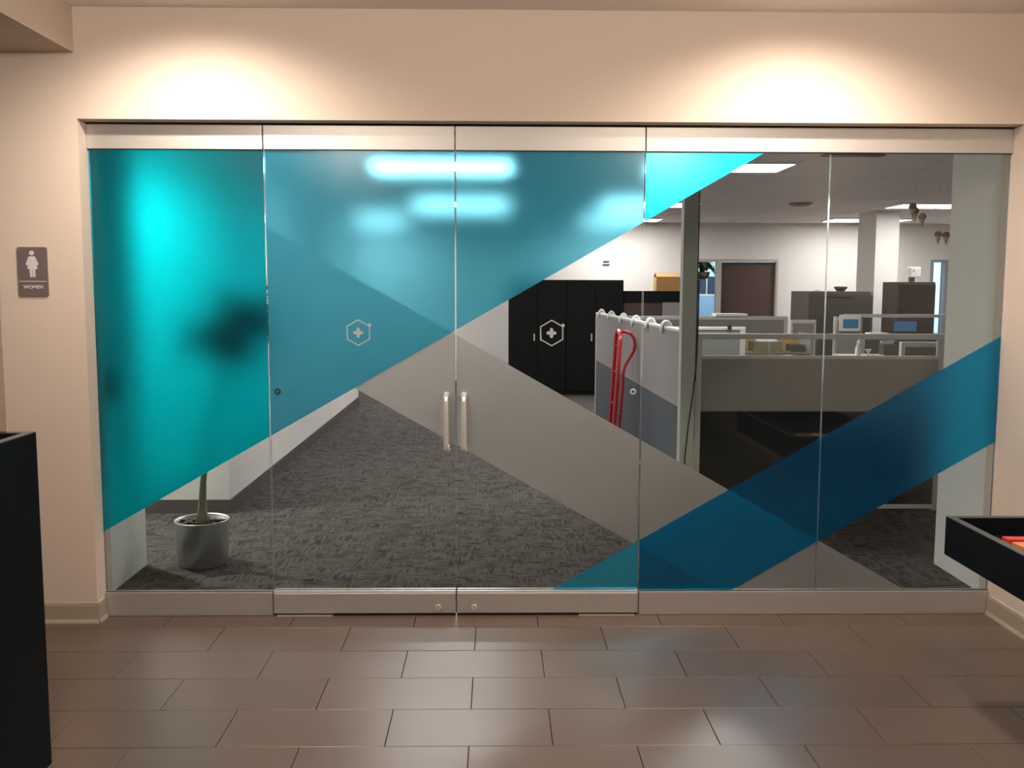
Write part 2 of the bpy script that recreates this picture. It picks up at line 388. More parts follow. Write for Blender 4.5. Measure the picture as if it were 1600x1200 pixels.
# ------------------------------------------------------------------ glass front
KX = (4.7036+0.017)/4.7036
def P(x, z): return (CAM[0]+(x-CAM[0])*KX, CAM[2]+(z-CAM[2])*KX)
T30 = 0.5774
def line(p, s):          # returns (a,b,c) with a*x+b*z>=c above the line z = z0+s*(x-x0)
    x0, z0 = P(*p); return (-s, 1.0, z0-s*x0)
L_TEAL = line((-1.761, 0.430), 0.5741)
L_BU = line((0.485, 0.136), 0.5780)
L_BL = line((1.400, 0.134), 0.5808)
L_GU = line((0.010, 1.412), -0.5674)
L_GL = line((-0.470, 1.137), -0.5650)
def below(l): return (-l[0], -l[1], -l[2])
GY0, GY1 = 0.017, 0.029    # glass pane
def films(parent, x0, x1, z0, z1, door):
    base = [(x0, z0), (x1, z0), (x1, z1), (x0, z1)]
    tm_, tb = ('teal_door', 'teal_door_b') if door else ('teal_side', 'teal_side_b')
    def add(name, poly, front, back, y0, y1):
        if len(poly) < 3: return
        bm = bmesh.new(); prism(bm, poly, y0, y1)
        bmesh.ops.recalc_face_normals(bm, faces=bm.faces[:])
        for f in bm.faces: f.material_index = 0 if abs(f.normal.y+1) < 0.01 else 1
        obj(name, bm, [front, back], parent)
    add('teal_film', sub(base, *L_TEAL), M[tm_], M[tb], 0.0145, 0.0160)
    p = sub(sub(base, *L_BL), *below(L_BU))
    add('blue_film', p, M['teal_door'] if door else M['blue_side'], M[tb], 0.0145, 0.0160)
    p = sub(sub(sub(base, *below(L_GU)), *L_GL), *below(L_TEAL))
    if x0 > -1: add('gray_film', p, M['gray_film'], M['gray_film_b'], 0.0300, 0.0315)
    if door and x0 < -0.5: add('haze_film', sub(sub(base, *below(L_GU)), *L_TEAL), M['haze_film'], M['gray_film_b'], 0.0300, 0.0315)
def pane(parent, x0, x1, z0, z1):
    bm = bmesh.new(); bx(bm, x0, x1, GY0, GY1, z0, z1)
    bmesh.ops.recalc_face_normals(bm, faces=bm.faces[:])
    for f in bm.faces: f.material_index = 0 if abs(f.normal.y) > 0.5 else 1
    return obj('glass_pane', bm, [M['glass'], M['edge']], parent)
def emblem(parent, cx_, cz_):
    bm = bmesh.new(); Ro, Ri = 0.066, 0.0595; y0, y1 = 0.0125, 0.0138
    for k in range(6):
        a0, a1 = math.pi/2+k*math.pi/3, math.pi/2+(k+1)*math.pi/3
        q = [(cx_+r*math.cos(a), cz_+r*math.sin(a)) for r, a in ((Ro, a0), (Ro, a1), (Ri, a1), (Ri, a0))]
        prism(bm, q, y0, y1)
    obj('emblem_outline', bm, M['emblem'], parent)
    bm = bmesh.new(); pts = []
    for k in range(16):          # four-lobed cross with rounded notches
        a = k*math.pi/8; r = {0: 0.026, 1: 0.0215, 2: 0.0115, 3: 0.0215}[k % 4]; 
        pts.append((cx_-0.001+r*math.cos(a), cz_+r*math.sin(a)))
    prism(bm, pts, y0, y1); obj('emblem_cross', bm, M['emblem'], parent)
    bm = bmesh.new(); a = math.pi/6
    prism(bm, [(cx_+0.064*math.cos(a)+0.0085*math.cos(k*math.pi/6), cz_+0.064*math.sin(a)+0.006+0.0085*math.sin(k*math.pi/6)) for k in range(12)], 0.0115, 0.0124)
    obj('emblem_dot', bm, M['emblem'], parent)

def handle(parent, x):
    z0, z1 = 0.835, 1.132; yo = -0.055
    for s, yy in ((1, -0.0), ):
        pts = [(x, 0.012, z1-0.012)]
        for a in range(0, 91, 15): pts.append((x, yo+0.03-0.03*math.sin(R(a)), z1-0.042+0.03*math.cos(R(a))) if a else (x, yo+0.03, z1-0.012))
        for a in range(0, 91, 15): pts.append((x, yo+0.03-0.03*math.cos(R(a)), z0+0.042-0.03*math.sin(R(a))))
        pts.append((x, 0.012, z0+0.012))
        bm = bmesh.new(); tube(bm, pts, 0.0125, 16); h = obj('handle', bm, M['steel'], parent)
        bm = bmesh.new()
        for zz in (z0+0.012, z1-0.012): lathe(bm, [(0.018, 0.0075), (0.018, 0.0125)], 20, (x, 0, zz), 'y')
        obj('handle_flange', bm, M['steel'], h)
        # the matching bar on the office side
        bm = bmesh.new(); tube(bm, [(p[0], 0.046-p[1], p[2]) for p in pts], 0.0125, 16); obj('inner_handle', bm, M['steel'], parent)

def door(name, x0, x1, hx, cx_, kx, label):
    g = 0.0035
    e = struct(empty(name, ((x0+x1)/2, 0, 0)), label)
    e.location = (0, 0, 0)
    pane(e, x0+g, x1-g, 0.10, 2.33)
    B('top_rail', M['alu'], e, (x0+g, x1-g, -0.004, 0.050, ZT, ZH-0.010), bevel=0.002)
    r = B('bottom_rail', M['alu'], e, (x0+g, x1-g, -0.008, 0.054, 0.014, 0.116), bevel=0.002)
    B('gap_shade_strip', M['alu_dark'], e, (x0+g, x1-g, 0.004, 0.042, 0.002, 0.0135))  # dark strip added to stand in for the black gap under the door
    B('rail_cap', M['steel'], r, (x0+g, x1-g, 0.000, 0.0115, 0.1165, 0.127), (x0+g, x1-g, 0.033, 0.046, 0.1165, 0.127))
    films(e, x0+g, x1-g, ZB+0.005, ZT, True)
    emblem(e, *P(cx_, 1.428)); handle(e, hx)
    bm = bmesh.new(); lathe(bm, [(0.0145, -0.0175), (0.0145, -0.008)], 20, (kx, 0, 0.045), 'y'); lk = obj('lock_cylinder', bm, M['steel'], e)
    bm = bmesh.new(); bx(bm, kx-0.0015, kx+0.0015, -0.0185, -0.0172, 0.038, 0.052); obj('keyhole', bm, M['alu_dark'], lk)
    s = 1 if x0 < -0.5 else -1
    sx = x0+0.036 if s > 0 else x1-0.036
    bm = bmesh.new(); lathe(bm, [(0.008, 0.0105), (0.009, 0.0095), (0.0145, 0.0100), (0.0155, 0.0115), (0.0155, 0.0125)], 20, (sx+ (0.006 if s > 0 else -0.006), 0, 1.137), 'y', cap=False); obj('bumper', bm, M['jamb'] if s < 0 else M['rubber'], e)
    px = (x0+0.02, x0+0.30) if s > 0 else (x1-0.30, x1-0.02)
    B('pivot_plate', M['alu'], e, (px[0], px[1], -0.020, 0.060, 0.0008, 0.0045))
    return e
door('door_1', -DW, 0.0, -0.046, -0.475, -0.091, 'left leaf of the frameless double glass door, teal film and emblem')
door('door_2', 0.0, DW, 0.041, 0.472, 0.090, 'right leaf of the frameless double glass door')
def side(name, x0, x1, label):
    e = struct(empty(name, (0, 0, 0)), label)
    pane(e, x0, x1, 0.10, 2.33); films(e, x0, x1, ZB+0.002, ZT, False); return e
g = 0.003
s1 = side('window_1', GL+0.002, -DW-g, 'fixed glass pane left of the doors under teal film')
s2 = side('window_2', DW+g, 1.827-0.002, 'fixed glass pane right of the doors')
s3 = side('window_3', 1.827+0.002, GR+0.008, 'fixed glass pane at the right end')
for nme, x0, x1 in (('trim_3', GL+0.001, -DW-g), ('trim_4', DW+g, GR+0.009)):
    e = struct(empty(nme, (0, 0, 0)), 'aluminium rails holding the fixed glass')
    B('top_rail', M['alu'], e, (x0, x1, 0.0, 0.046, ZT, ZH-0.008), bevel=0.0015)
    B('bottom_rail', M['alu'], e, (x0, x1, 0.0, 0.046, 0.001, ZB-0.002), bevel=0.0015)
    B('glazing_gasket', M['alu_dark'], e, (x0, x1, 0.010, 0.0165, ZB-0.0015, ZB+0.002), (x0, x1, 0.008, 0.0135, ZT-0.004, ZT-0.0005))
struct(B('trim_5', M['alu_dark'], None, (GL+0.001, GR+0.009, 0.006, 0.044, ZH-0.0075, ZH-0.001)), 'dark shadow gap above the top rails')
# tiny chrome clips between panes
# ------------------------------------------------------------------ lamps
def make_troffer(x, y, label):
    t = thing('ceiling_light', label, 'light', (x, y, OZ-0.03), 0, 'recessed office ceiling lights')
    bm = bmesh.new()
    for b in ((-0.6, 0.6, -0.3, -0.285, 0, 0.029), (-0.6, 0.6, 0.285, 0.3, 0, 0.029), (-0.6, -0.585, -0.285, 0.285, 0, 0.029), (0.585, 0.6, -0.285, 0.285, 0, 0.029)): bx(bm, *b)
    f = obj('frame', bm, M['white'], t)
    d = B('diffuser', M['diffuser'], t, (-0.584, 0.584, -0.284, 0.284, 0.004, 0.020))
    return t
LAMPS = [(-0.27, 3.65, 'rectangular ceiling light nearest the double doors'), (2.10, 3.65, 'rectangular ceiling light just behind the clear top corner'),
         (-0.25, 7.45, 'rectangular ceiling light glowing through the door film, middle row'), (2.12, 7.45, 'rectangular ceiling light in the middle row cut by the pole'),
         (5.80, 7.45, 'rectangular ceiling light right of the middle row by the hanging cones'), (-1.78, 10.2, 'rectangular ceiling light farthest back at the left'),
         (2.12, 10.2, 'rectangular ceiling light farthest back near the black cabinets'), (5.88, 10.1, 'rectangular ceiling light farthest back behind the white column')]
for a in LAMPS: make_troffer(*a)
make_troffer(4.10, 11.75, 'added rectangular ceiling light brightening the pale blue panel behind the brown door')  # unseen lamp added to light the front of the blue panel
def can(x, y, z, power, ang, blend, label, col=WARM, tilt=(0,0,0)):
    t = thing('recessed_downlight', label, 'light', (x, y, z), 0, 'recessed round downlights')
    bm = bmesh.new(); lathe(bm, [(0.075, -0.004), (0.075, 0.0), (0.058, 0.0), (0.058, -0.004)], 32, cap=False)
    f = bm.faces
    obj('trim_ring', bm, M['white'], t, loc=(0, 0, -0.001))
    bm = bmesh.new(); lathe(bm, [(0.056, -0.0045), (0.056, -0.002)], 32); obj('lens', bm, M['canlamp'], t)
    s = spot('bulb', (0, 0, -0.03), power, col, ang, blend, 0.05, tilt, t)
    return t
can(-1.16, -0.78, CZ, WASH, 142, 0.8, 'left round downlight washing the wall above the doors', tilt=(R(16), 0, 0))
can(1.60, -0.78, CZ, WASH, 142, 0.8, 'right round downlight washing the wall above the doors', tilt=(R(16), 0, 0))
def dome(x, y, label):  # unseen fill lamps added to light the header evenly
    t = thing('fill_dome_light', label, 'light', (x, y, CZ), 0, 'added opal dome fill lights')
    bm = bmesh.new(); lathe(bm, [(0.16, -0.03), (0.16, 0.0), (0.0, 0.0)], 32, cap=False); obj('base_ring', bm, M['white'], t, loc=(0, 0, -0.001))
    bm = bmesh.new(); lathe(bm, [(0.15*math.cos(R(a)), -0.031-0.06*math.sin(R(a))) for a in range(0, 91, 15)], 32, cap=False); obj('opal_bowl', bm, M['canlamp'], t)
    l = bpy.data.lights.new('bulb', 'POINT'); l.energy = FILL_DOME; l.color = WARM; l.shadow_soft_size = 0.06
    o = bpy.data.objects.new('bulb', l); COL.objects.link(o); o.parent = t; o.location = (0, 0, -0.17)
dome(-0.9, -2.7, 'added round opal fill light above the viewer at the left')
dome(1.5, -2.7, 'added round opal fill light above the viewer at the right')
can(-2.90, 1.76, OZ, ALCOVE, 160, 0.5, 'round downlight in the alcove behind the plant', (1.0, 0.97, 0.93))
# ------------------------------------------------------------------ restroom sign
e = thing('restroom_sign', 'gray plastic WOMEN sign with white figure on the beige wall', 'sign', (-1.998, WF, 1.718))
W, H = 0.070, 0.116
bm = bmesh.new(); rr = 0.010; pts = []
for cx_, cz_, a0 in ((W-rr, H-rr, 0), (-W+rr, H-rr, 90), (-W+rr, -H+rr, 180), (W-rr, -H+rr, 270)):
    for a in range(0, 91, 15): pts.append((cx_+rr*math.cos(R(a0+a)), cz_+rr*math.sin(R(a0+a))))
prism(bm, pts, -0.007, 0.0); obj('plate', bm, M['sign'], e, 0.001)
S = 0.0000
bm = bmesh.new()
prism(bm, [(-0.001+0.0115*math.cos(k*math.pi/10), 0.088+0.0115*math.sin(k*math.pi/10)) for k in range(20)], -0.0088, -0.0071)
hw = [(-0.015, 0.0725), (0.013, 0.0725), (0.029, 0.036), (0.026, 0.030), (0.021, 0.030), (0.019, 0.029), (0.025, 0.014), (0.013, 0.012), (0.012, -0.026), (0.001, -0.026), (0.0005, 0.010), (-0.0015, 0.010), (-0.002, -0.026), (-0.013, -0.026), (-0.014, 0.012), (-0.026, 0.014), (-0.020, 0.029), (-0.023, 0.030), (-0.028, 0.030), (-0.031, 0.036)]
prism(bm, hw, -0.0088, -0.0071); obj('pictogram', bm, M['signw'], e)
B('rule', M['signw'], e, (-0.064, 0.062, -0.0085, -0.0071, -0.0475, -0.0440))
def text_mesh(name, s, size, m, parent, loc, extr=0.0008):
    cu = bpy.data.curves.new(name, 'FONT'); cu.body = s; cu.size = size; cu.align_x = 'CENTER'; cu.extrude = extr; cu.offset = 0.0004
    t = bpy.data.objects.new(name+'_curve', cu); COL.objects.link(t)
    bpy.context.view_layer.update()
    me = bpy.data.meshes.new_from_object(t.evaluated_get(bpy.context.evaluated_depsgraph_get()))
    bpy.data.objects.remove(t); me.materials.clear(); me.materials.append(m)
    o = bpy.data.objects.new(name, me); COL.objects.link(o); o.parent = parent; o.location = loc; o.rotation_euler = (R(90), 0, 0); return o
text_mesh('lettering', 'WOMEN', 0.0235, M['signw'], e, (0.0, -0.008, -0.080))
bm = bmesh.new()
for i in range(9):
    for j in range(3):
        if random.random() < 0.6: lathe(bm, [(0.0011, -0.0078), (0.0011, -0.007)], 8, (-0.018+i*0.0045+(i//2)*0.001, 0, -0.090-j*0.004), 'y')
o = obj('braille', bm, M['sign'], e)

# ------------------------------------------------------------------ lobby furniture
def open_box(name, label, x0, x1, y0, y1, z0, z1, depth, t=0.03):
    e = thing(name, label, 'counter' if z0 < 0.1 else 'shelf', ((x0+x1)/2, (y0+y1)/2, z0))
    cx_, cy_, cz_ = e.location; a = lambda *b: (b[0]-cx_, b[1]-cx_, b[2]-cy_, b[3]-cy_, b[4]-cz_, b[5]-cz_)
    B('side_panel', M['black'], e, a(x1-t, x1, y0, y1, z0, z1-0.003))
    B('side_panel', M['black'], e, a(x0, x0+t, y0, y1, z0, z1-0.003))
    B('end_panel', M['black'], e, a(x0+t, x1-t, y1-t, y1, z0, z1-0.003))
    B('end_panel', M['black'], e, a(x0+t, x1-t, y0, y0+t, z0, z1-0.003))
    B('inner_tray', M['black'], e, a(x0+t, x1-t, y0+t, y1-t, z1-depth-0.02, z1-depth))
    B('rim', M['rim'], e, a(x0, x1, y1-t, y1, z1-0.003, z1), a(x0, x1, y0, y0+t, z1-0.003, z1), a(x0, x0+t, y0+t, y1-t, z1-0.003, z1), a(x1-t, x1, y0+t, y1-t, z1-0.003, z1))
    return e
open_box('display_counter', 'tall matte black counter with open tray top at the left edge', -2.05, -1.346, -2.75, -1.494, 0.0, 1.166, 0.05)
open_box('display_shelf', 'black open topped box shelf on the right lobby wall', 1.995, 2.709, -2.3, -0.985, 0.594, 0.750, 0.07)
# cards lying in the right tray
def card(name, label, cat, x, y, z, sx, sy, sz, rz, m):
    bm = bmesh.new(); bx(bm, -sx/2, sx/2, -sy/2, sy/2, 0, sz); o = obj(name, bm, M[m], loc=(x, y, z)); o.rotation_euler = (0, 0, R(rz)); tag(o, label, cat); return o
card('leaflet', 'orange leaflet stack lying in the black tray', 'leaflet', 2.255, -1.32, 0.6805, 0.21, 0.24, 0.022, 4, 'orange')
card('leaflet', 'red leaflet on the tray behind the orange stack', 'leaflet', 2.225, -1.165, 0.6805, 0.17, 0.045, 0.026, -3, 'redcard')
card('leaflet', 'white leaflet propped on the orange stack in the tray', 'leaflet', 2.285, -1.27, 0.7030, 0.10, 0.12, 0.014, -14, 'paper')
# acrylic guard
e = thing('acrylic_guard', 'clear acrylic screen standing on the left black counter', 'screen', (-1.73, -1.509, 1.166))
bm = bmesh.new(); bx(bm, -0.31, 0.297, -0.005, 0.005, 0.0, 0.756)
bmesh.ops.recalc_face_normals(bm, faces=bm.faces[:])
for f in bm.faces: f.material_index = 0 if abs(f.normal.y) > 0.5 else 1
obj('sheet', bm, [M['acrylic'], M['jamb']], e)
bm = bmesh.new(); lathe(bm, [(0.012, -0.016), (0.012, -0.0055)], 20, (0.255, 0, 0.035), 'y'); obj('standoff', bm, M['steel'], e)

# ------------------------------------------------------------------ potted plant
e = thing('potted_plant', 'leaning dracaena in a round brushed steel pot behind the left pane', 'plant', (-1.555, 0.93, 0.0))
bm = bmesh.new(); lathe(bm, [(0.0, 0.0), (0.140, 0.0), (0.146, 0.006), (0.156, 0.262), (0.158, 0.268), (0.154, 0.270), (0.149, 0.262), (0.140, 0.20), (0.0, 0.20)], 48, cap=False); obj('pot', bm, M['potsteel'], e)
bm = bmesh.new(); lathe(bm, [(0.0, 0.243), (0.06, 0.246), (0.115, 0.236), (0.1425, 0.225)], 32, cap=False)
for i in range(60):
    a, r = random.uniform(0, 6.28), random.uniform(0.02, 0.13); s = random.uniform(0.008, 0.02)
    bx(bm, r*math.cos(a)-s, r*math.cos(a)+s, r*math.sin(a)-s*.6, r*math.sin(a)+s*.6, 0.236, 0.236+s)
obj('mulch', bm, M['soil'], e)
tr = [(0.0, 0, 0.22), (0.004, 0.0, 0.35), (0.014, 0, 0.50), (0.045, 0, 0.72), (0.09, 0.01, 0.95), (0.15, 0.01, 1.15), (0.22, 0.0, 1.32), (0.285, 0, 1.43)]
bm = bmesh.new(); tube(bm, tr, [0.040, 0.024, 0.018, 0.016, 0.016, 0.016, 0.016, 0.014], 12); obj('trunk', bm, M['trunk'], e)
bm = bmesh.new(); tube(bm, [(0.150, 0.01, 1.15), (0.17, 0.0, 1.25), (0.12, 0.02, 1.36), (0.11, 0.02, 1.42)], 0.011, 10); obj('branch', bm, M['trunk'], e)
def leaf_mesh(ln, wd, droop):
    bm = bmesh.new(); n = 8; prev = None
    for i in range(n+1):
        t = i/n; ang = R(62) - droop*t; 
        if i == 0: x, z = 0.0, 0.0
        else: x += ln/n*math.cos(ang); z += ln/n*math.sin(ang)
        ww = wd*math.sin(math.pi*min(1, t*0.9+0.1))**0.6*(1-t**4)+0.002
        a = [bm.verts.new((x, -ww, z+0.010*ww/wd)), bm.verts.new((x, 0, z)), bm.verts.new((x, ww, z+0.010*ww/wd))]
        if prev:
            for q in range(2):
                f = bm.faces.new((prev[q], a[q], a[q+1], prev[q+1])); f.smooth = True
        prev = a
    bmesh.ops.solidify(bm, geom=bm.faces[:], thickness=0.0012)
    me = bpy.data.meshes.new('leaf'); bm.to_mesh(me); bm.free(); me.materials.append(M['leaf']); return me
lms = [leaf_mesh(0.36, 0.024, 2.3), leaf_mesh(0.30, 0.026, 2.9), leaf_mesh(0.40, 0.022, 1.5), leaf_mesh(0.33, 0.028, 3.3)]
for i in range(95):
    main = i % 4 != 0
    base = (0.285, 0, 1.43) if main else (0.11, 0.02, 1.42)
    o = bpy.data.objects.new('leaf', random.choice(lms)); COL.objects.link(o); o.parent = e
    tz = random.uniform(-0.14, 0.02)
    o.location = (base[0]+tz*0.5, base[1], base[2]+tz+0.02); s = random.uniform(0.9, 1.25)*(1.0 if main else 0.85); o.scale = (s, s, s)
    o.rotation_euler = (random.uniform(-0.2, 0.2), random.uniform(-0.5, 0.6), i*2.399)
# small wall box on the left return
o = B('card_reader', M['black'], None, (-1.879, -1.858, 0.405, 0.475, 1.04, 1.20), bevel=0.004); tag(o, 'small dark box on the return wall behind the left pane', 'card reader')

# ------------------------------------------------------------------ cubicle partitions
def partition(label, p0, p1, h, split, glass=None, up='fabric', lo='fabric_dk', fr='frame', posts=(1, 1), pw=0.045, t=0.05, z0=0.0, rail=0.04):
    """panel from p0 to p1; split = height where the lower colour ends; glass = (z0,z1) clear strip"""
    L_ = math.hypot(p1[0]-p0[0], p1[1]-p0[1]); a = math.atan2(p1[1]-p0[1], p1[0]-p0[0])
    e = thing('cubicle_partition', label, 'partition', (p0[0], p0[1], z0), a)
    h = h-z0
    m = M[fr]; a0, a1 = (pw if posts[0] else 0), (L_-pw if posts[1] else L_)
    if posts[0]: B('post', m, e, (0, pw, -t/2, t/2, 0, h-rail))
    if posts[1]: B('post', m, e, (L_-pw, L_, -t/2, t/2, 0, h-rail))
    B('top_rail', m, e, (0, L_, -t/2-0.002, t/2+0.002, h-rail, h), bevel=0.003)
    B('base_rail', M['frame_lt'] if z0 == 0 else m, e, (a0, a1, -t/2-0.004, t/2+0.004, 0.012, 0.045), bevel=0.003)
    top = h-rail
    if glass:
        B('glass_insert', M['glass'], e, (a0, a1, -0.004, 0.004, glass[0]+0.022, glass[1]))
        B('middle_rail', m, e, (a0, a1, -t/2, t/2, glass[0], glass[0]+0.022)); top = glass[0]
    if split:
        B('lower_panel', M[lo], e, (a0, a1, -t/2+0.004, t/2-0.004, 0.045, split)); 
        B('panel_seam', M['alu_dark'], e, (a0, a1, -t/2+0.008, t/2-0.008, split, split+0.006))
        B('fabric_panel', M[up], e, (a0, a1, -t/2+0.003, t/2-0.003, split+0.006, top))
    else:
        B('fabric_panel', M[up], e, (a0, a1, -t/2+0.003, t/2-0.003, 0.045, top))
    return e
# front partition parallel to the glass, dark lower half
e = partition('front cubicle partition of gray and black fabric with glass strip on top', (1.66, 2.295), (3.50, 2.295), 1.315, 0.738, glass=(1.131, 1.275))
# side partition running back behind the red hand truck
L_ = math.hypot(0.14, 5.0)
e = partition('long cubicle partition running back behind the red hand truck, slate lower half', (1.615, 2.36), (1.47, 7.30), 1.335, 0.735, up='fabric_lt', lo='fabric_bl', fr='frame_lt', rail=0.022)
for y, k in ((6.95, 1), (6.15, 1), (5.30, 1), (4.55, 1), (3.78, 2), (3.10, 2)):
    x = 1.615 - 0.145*(y-2.36)/4.94
    hk = thing('panel_hook', 'white plastic hanger hooked over the long partition top, %s' % {6.95: 'farthest back', 6.15: 'second farthest back', 5.30: 'third from the back', 4.55: 'above the hand truck', 3.78: 'second nearest the pole', 3.10: 'nearest the pole'}[y], 'hook', (x, y, 1.3355), 0, 'white hangers on the long partition')
    for q in range(k):
        bm = bmesh.new(); pts = [(0.033*math.cos(R(a))*1.0, q*0.07, 0.010*math.sin(R(a))+0.028*math.sin(R(a))**2) for a in range(0, 181, 15)]
        tube(bm, [(0.040, q*0.07, -0.05), (0.039, q*0.07, -0.005)]+pts+[(-0.039, q*0.07, -0.005), (-0.040, q*0.07, -0.06)], 0.012, 8); bx(bm, -0.026, 0.026, q*0.07-0.006, q*0.07+0.006, 0.0005, 0.020); obj('loop', bm, M['white'], hk)
# power pole at the corner
e = thing('power_pole', 'square gray power pole rising from the partition corner to the ceiling', 'pole', (1.585, 2.20, 0))
B('shaft', M['pole'], e, (-0.055, 0.050, -0.05, 0.05, 0.0, OZ-0.001), bevel=0.004)
B('base_plate', M['pole'], e, (-0.07, 0.051, -0.065, 0.055, 0.0, 0.012))
B('seam_strip', M['alu_dark'], e, (0.0505, 0.058, -0.045, -0.02, 0.55, OZ-0.002))
bm = bmesh.new(); tube(bm, [(0.062, -0.055, 1.70), (0.060, -0.057, 1.30), (0.052, -0.058, 1.05), (0.030, -0.058, 0.85), (0.005, -0.058, 0.65), (-0.012, -0.058, 0.45), (-0.020, -0.058, 0.25), (-0.02, -0.058, 0.02)], 0.0045, 8)
obj('cable', bm, M['rubber'], e)
bm = bmesh.new(); bx(bm, 0.052, 0.077, -0.052, -0.045, 0.02, 0.98); o = obj('cable_cover', bm, M['cone'], e)
o.data.materials[0] = M['jamb']

# other cubicle panels further back
partition('pale low cubicle panel just behind the glass strip, under a black clip', (1.72, 4.2), (2.52, 4.2), 1.285, None, up='fabric_lt', fr='frame_lt', pw=0.05, rail=0.03)
partition('pale cubicle partition farther back, level with the brown door', (1.60, 6.45), (3.60, 6.45), 1.315, None, up='fabric_lt', fr='frame_lt')
partition('pale end panel by the tall charcoal cabinets', (3.50, 6.0), (3.78, 6.0), 1.29, None, up='fabric_lt', fr='frame_lt', pw=0.02)
partition('grey cubicle panel carrying the blue picture', (3.62, 4.95), (3.90, 4.95), 1.36, None, up='fabric_lt', fr='frame', pw=0.02)
partition('long pale rail partition behind the blue picture', (3.92, 5.5), (5.40, 5.5), 1.37, None, up='fabric_lt', fr='frame_lt', z0=0, rail=0.035, glass=(1.06, 1.335), pw=0.03)
partition('blue gray cubicle panel behind the tissue box', (3.50, 3.95), (4.6, 3.95), 1.215, None, up='fabric_bl', fr='frame', rail=0.025)
partition('short gray partition beside the right return wall', (3.66, 1.95), (3.66, 2.6), 1.30, 0.73, up='fabric', fr='frame')
B_ = partition('low glazed partition at the right end of the front cubicle', (3.485, 3.02), (3.95, 3.02), 1.215, None, glass=(1.06, 1.19), fr='frame_lt', up='fabric', pw=0.03)
# clips
o = B('binder_clip', M['rubber'], None, (2.35, 2.385, 4.165, 4.172, 1.262, 1.30)); tag(o, 'small black clip on the pale panel rail', 'clip')
# desk and shelf visible through the glass strip
e = thing('desk_shelf', 'tan desk shelf with low back seen through the glass strip', 'shelf', (2.55, 4.6, 0))
B('side', M['fabric_lt'], e, (0.0, 0.02, 0, 0.4, 0, 1.24)); B('side', M['fabric_lt'], e, (0.72, 0.74, 0, 0.4, 0, 1.20))
B('shelf_board', M['brownshelf'], e, (0.02, 0.72, 0, 0.4, 1.00, 1.02)); B('back', M['card'], e, (0.02, 0.72, 0.38, 0.4, 1.02, 1.16))
e['label'] = 'tan desk shelf between pale sides, seen through the glass strip'
o = B('storage_carton', M['brownshelf'], None, (2.74, 3.02, 4.68, 4.9, 1.021, 1.12), bevel=0.003); tag(o, 'brown carton on the tan shelf behind the glass strip', 'box')
o = B('paper_pile', M['paper'], None, (2.80, 2.98, 4.70, 4.86, 1.121, 1.135)); tag(o, 'papers on top of the brown carton', 'papers')
o = B('file_holder', M['cab_dark'], None, (3.12, 3.24, 4.66, 4.9, 1.021, 1.09), bevel=0.003); tag(o, 'dark file holder beside the brown carton', 'file holder')
bm = bmesh.new(); bx(bm, 2.75, 3.12, 6.40, 6.62, 1.316, 1.345); o = obj('paper_pile', bm, M['paper']); tag(o, 'flat white folder lying on the far partition below the brown door', 'folder')
# right cluster: storage cabinet with things on top
e = thing('storage_cabinet', 'low gray storage cabinet inside the front cubicle carrying bottle and tissues', 'cabinet', (3.13, 3.05, 0))
B('body', M['frame'], e, (-0.03, 0.40, 0, 0.45, 0.0, 1.085), bevel=0.003)
for z in (0.06, 0.40, 0.74):
    d = B('drawer', M['frame_lt'], e, (-0.02, 0.39, -0.012, -0.001, z, z+0.32), bevel=0.002); B('drawer_handle', M['steel'], d, (0.12, 0.25, -0.024, -0.0125, z+0.26, z+0.275))
bm = bmesh.new(); lathe(bm, [(0.0, 0), (0.024, 0.0), (0.025, 0.01), (0.022, 0.075), (0.010, 0.105), (0.010, 0.13), (0.0, 0.13)], 20, cap=False); o = obj('bottle', bm, M['white'], loc=(3.19, 3.15, 1.0855)); tag(o, 'white squeeze bottle on the low gray cabinet', 'bottle')
e = thing('tissue_box', 'dark tissue box with white tissue sticking out on the gray cabinet', 'tissue box', (3.435, 3.16, 1.0855))
B('carton', M['cab_dark'], e, (-0.05, 0.055, -0.055, 0.055, 0, 0.105), bevel=0.003)
bm = bmesh.new(); v = [bm.verts.new(p) for p in ((-0.068, -0.03, 0.135), (0.052, -0.03, 0.14), (0.045, 0.03, 0.128), (-0.055, 0.03, 0.125), (-0.05, -0.02, 0.1055), (0.04, -0.02, 0.1055), (0.04, 0.02, 0.1055), (-0.04, 0.02, 0.1055))]
for q in ((0,1,2,3),(4,7,6,5),(0,4,5,1),(1,5,6,2),(2,6,7,3),(3,7,4,0)): bm.faces.new([v[i] for i in q])
obj('tissue', bm, M['paper'], e)
bm = bmesh.new(); lathe(bm, [(0.0, 0), (0.02, 0), (0.008, 0.012), (0.008, 0.03), (0.028, 0.062), (0.026, 0.062), (0.0, 0.03)], 20, cap=False); o = obj('cup', bm, M['frame_lt'], loc=(3.275, 3.15, 1.0855)); tag(o, 'small pale cup between bottle and tissue box', 'cup')
o = card('paper_sheet', 'crumpled white paper in front of the tissue box', 'paper', 3.345, 3.12, 1.0855, 0.05, 0.09, 0.02, 20, 'paper')
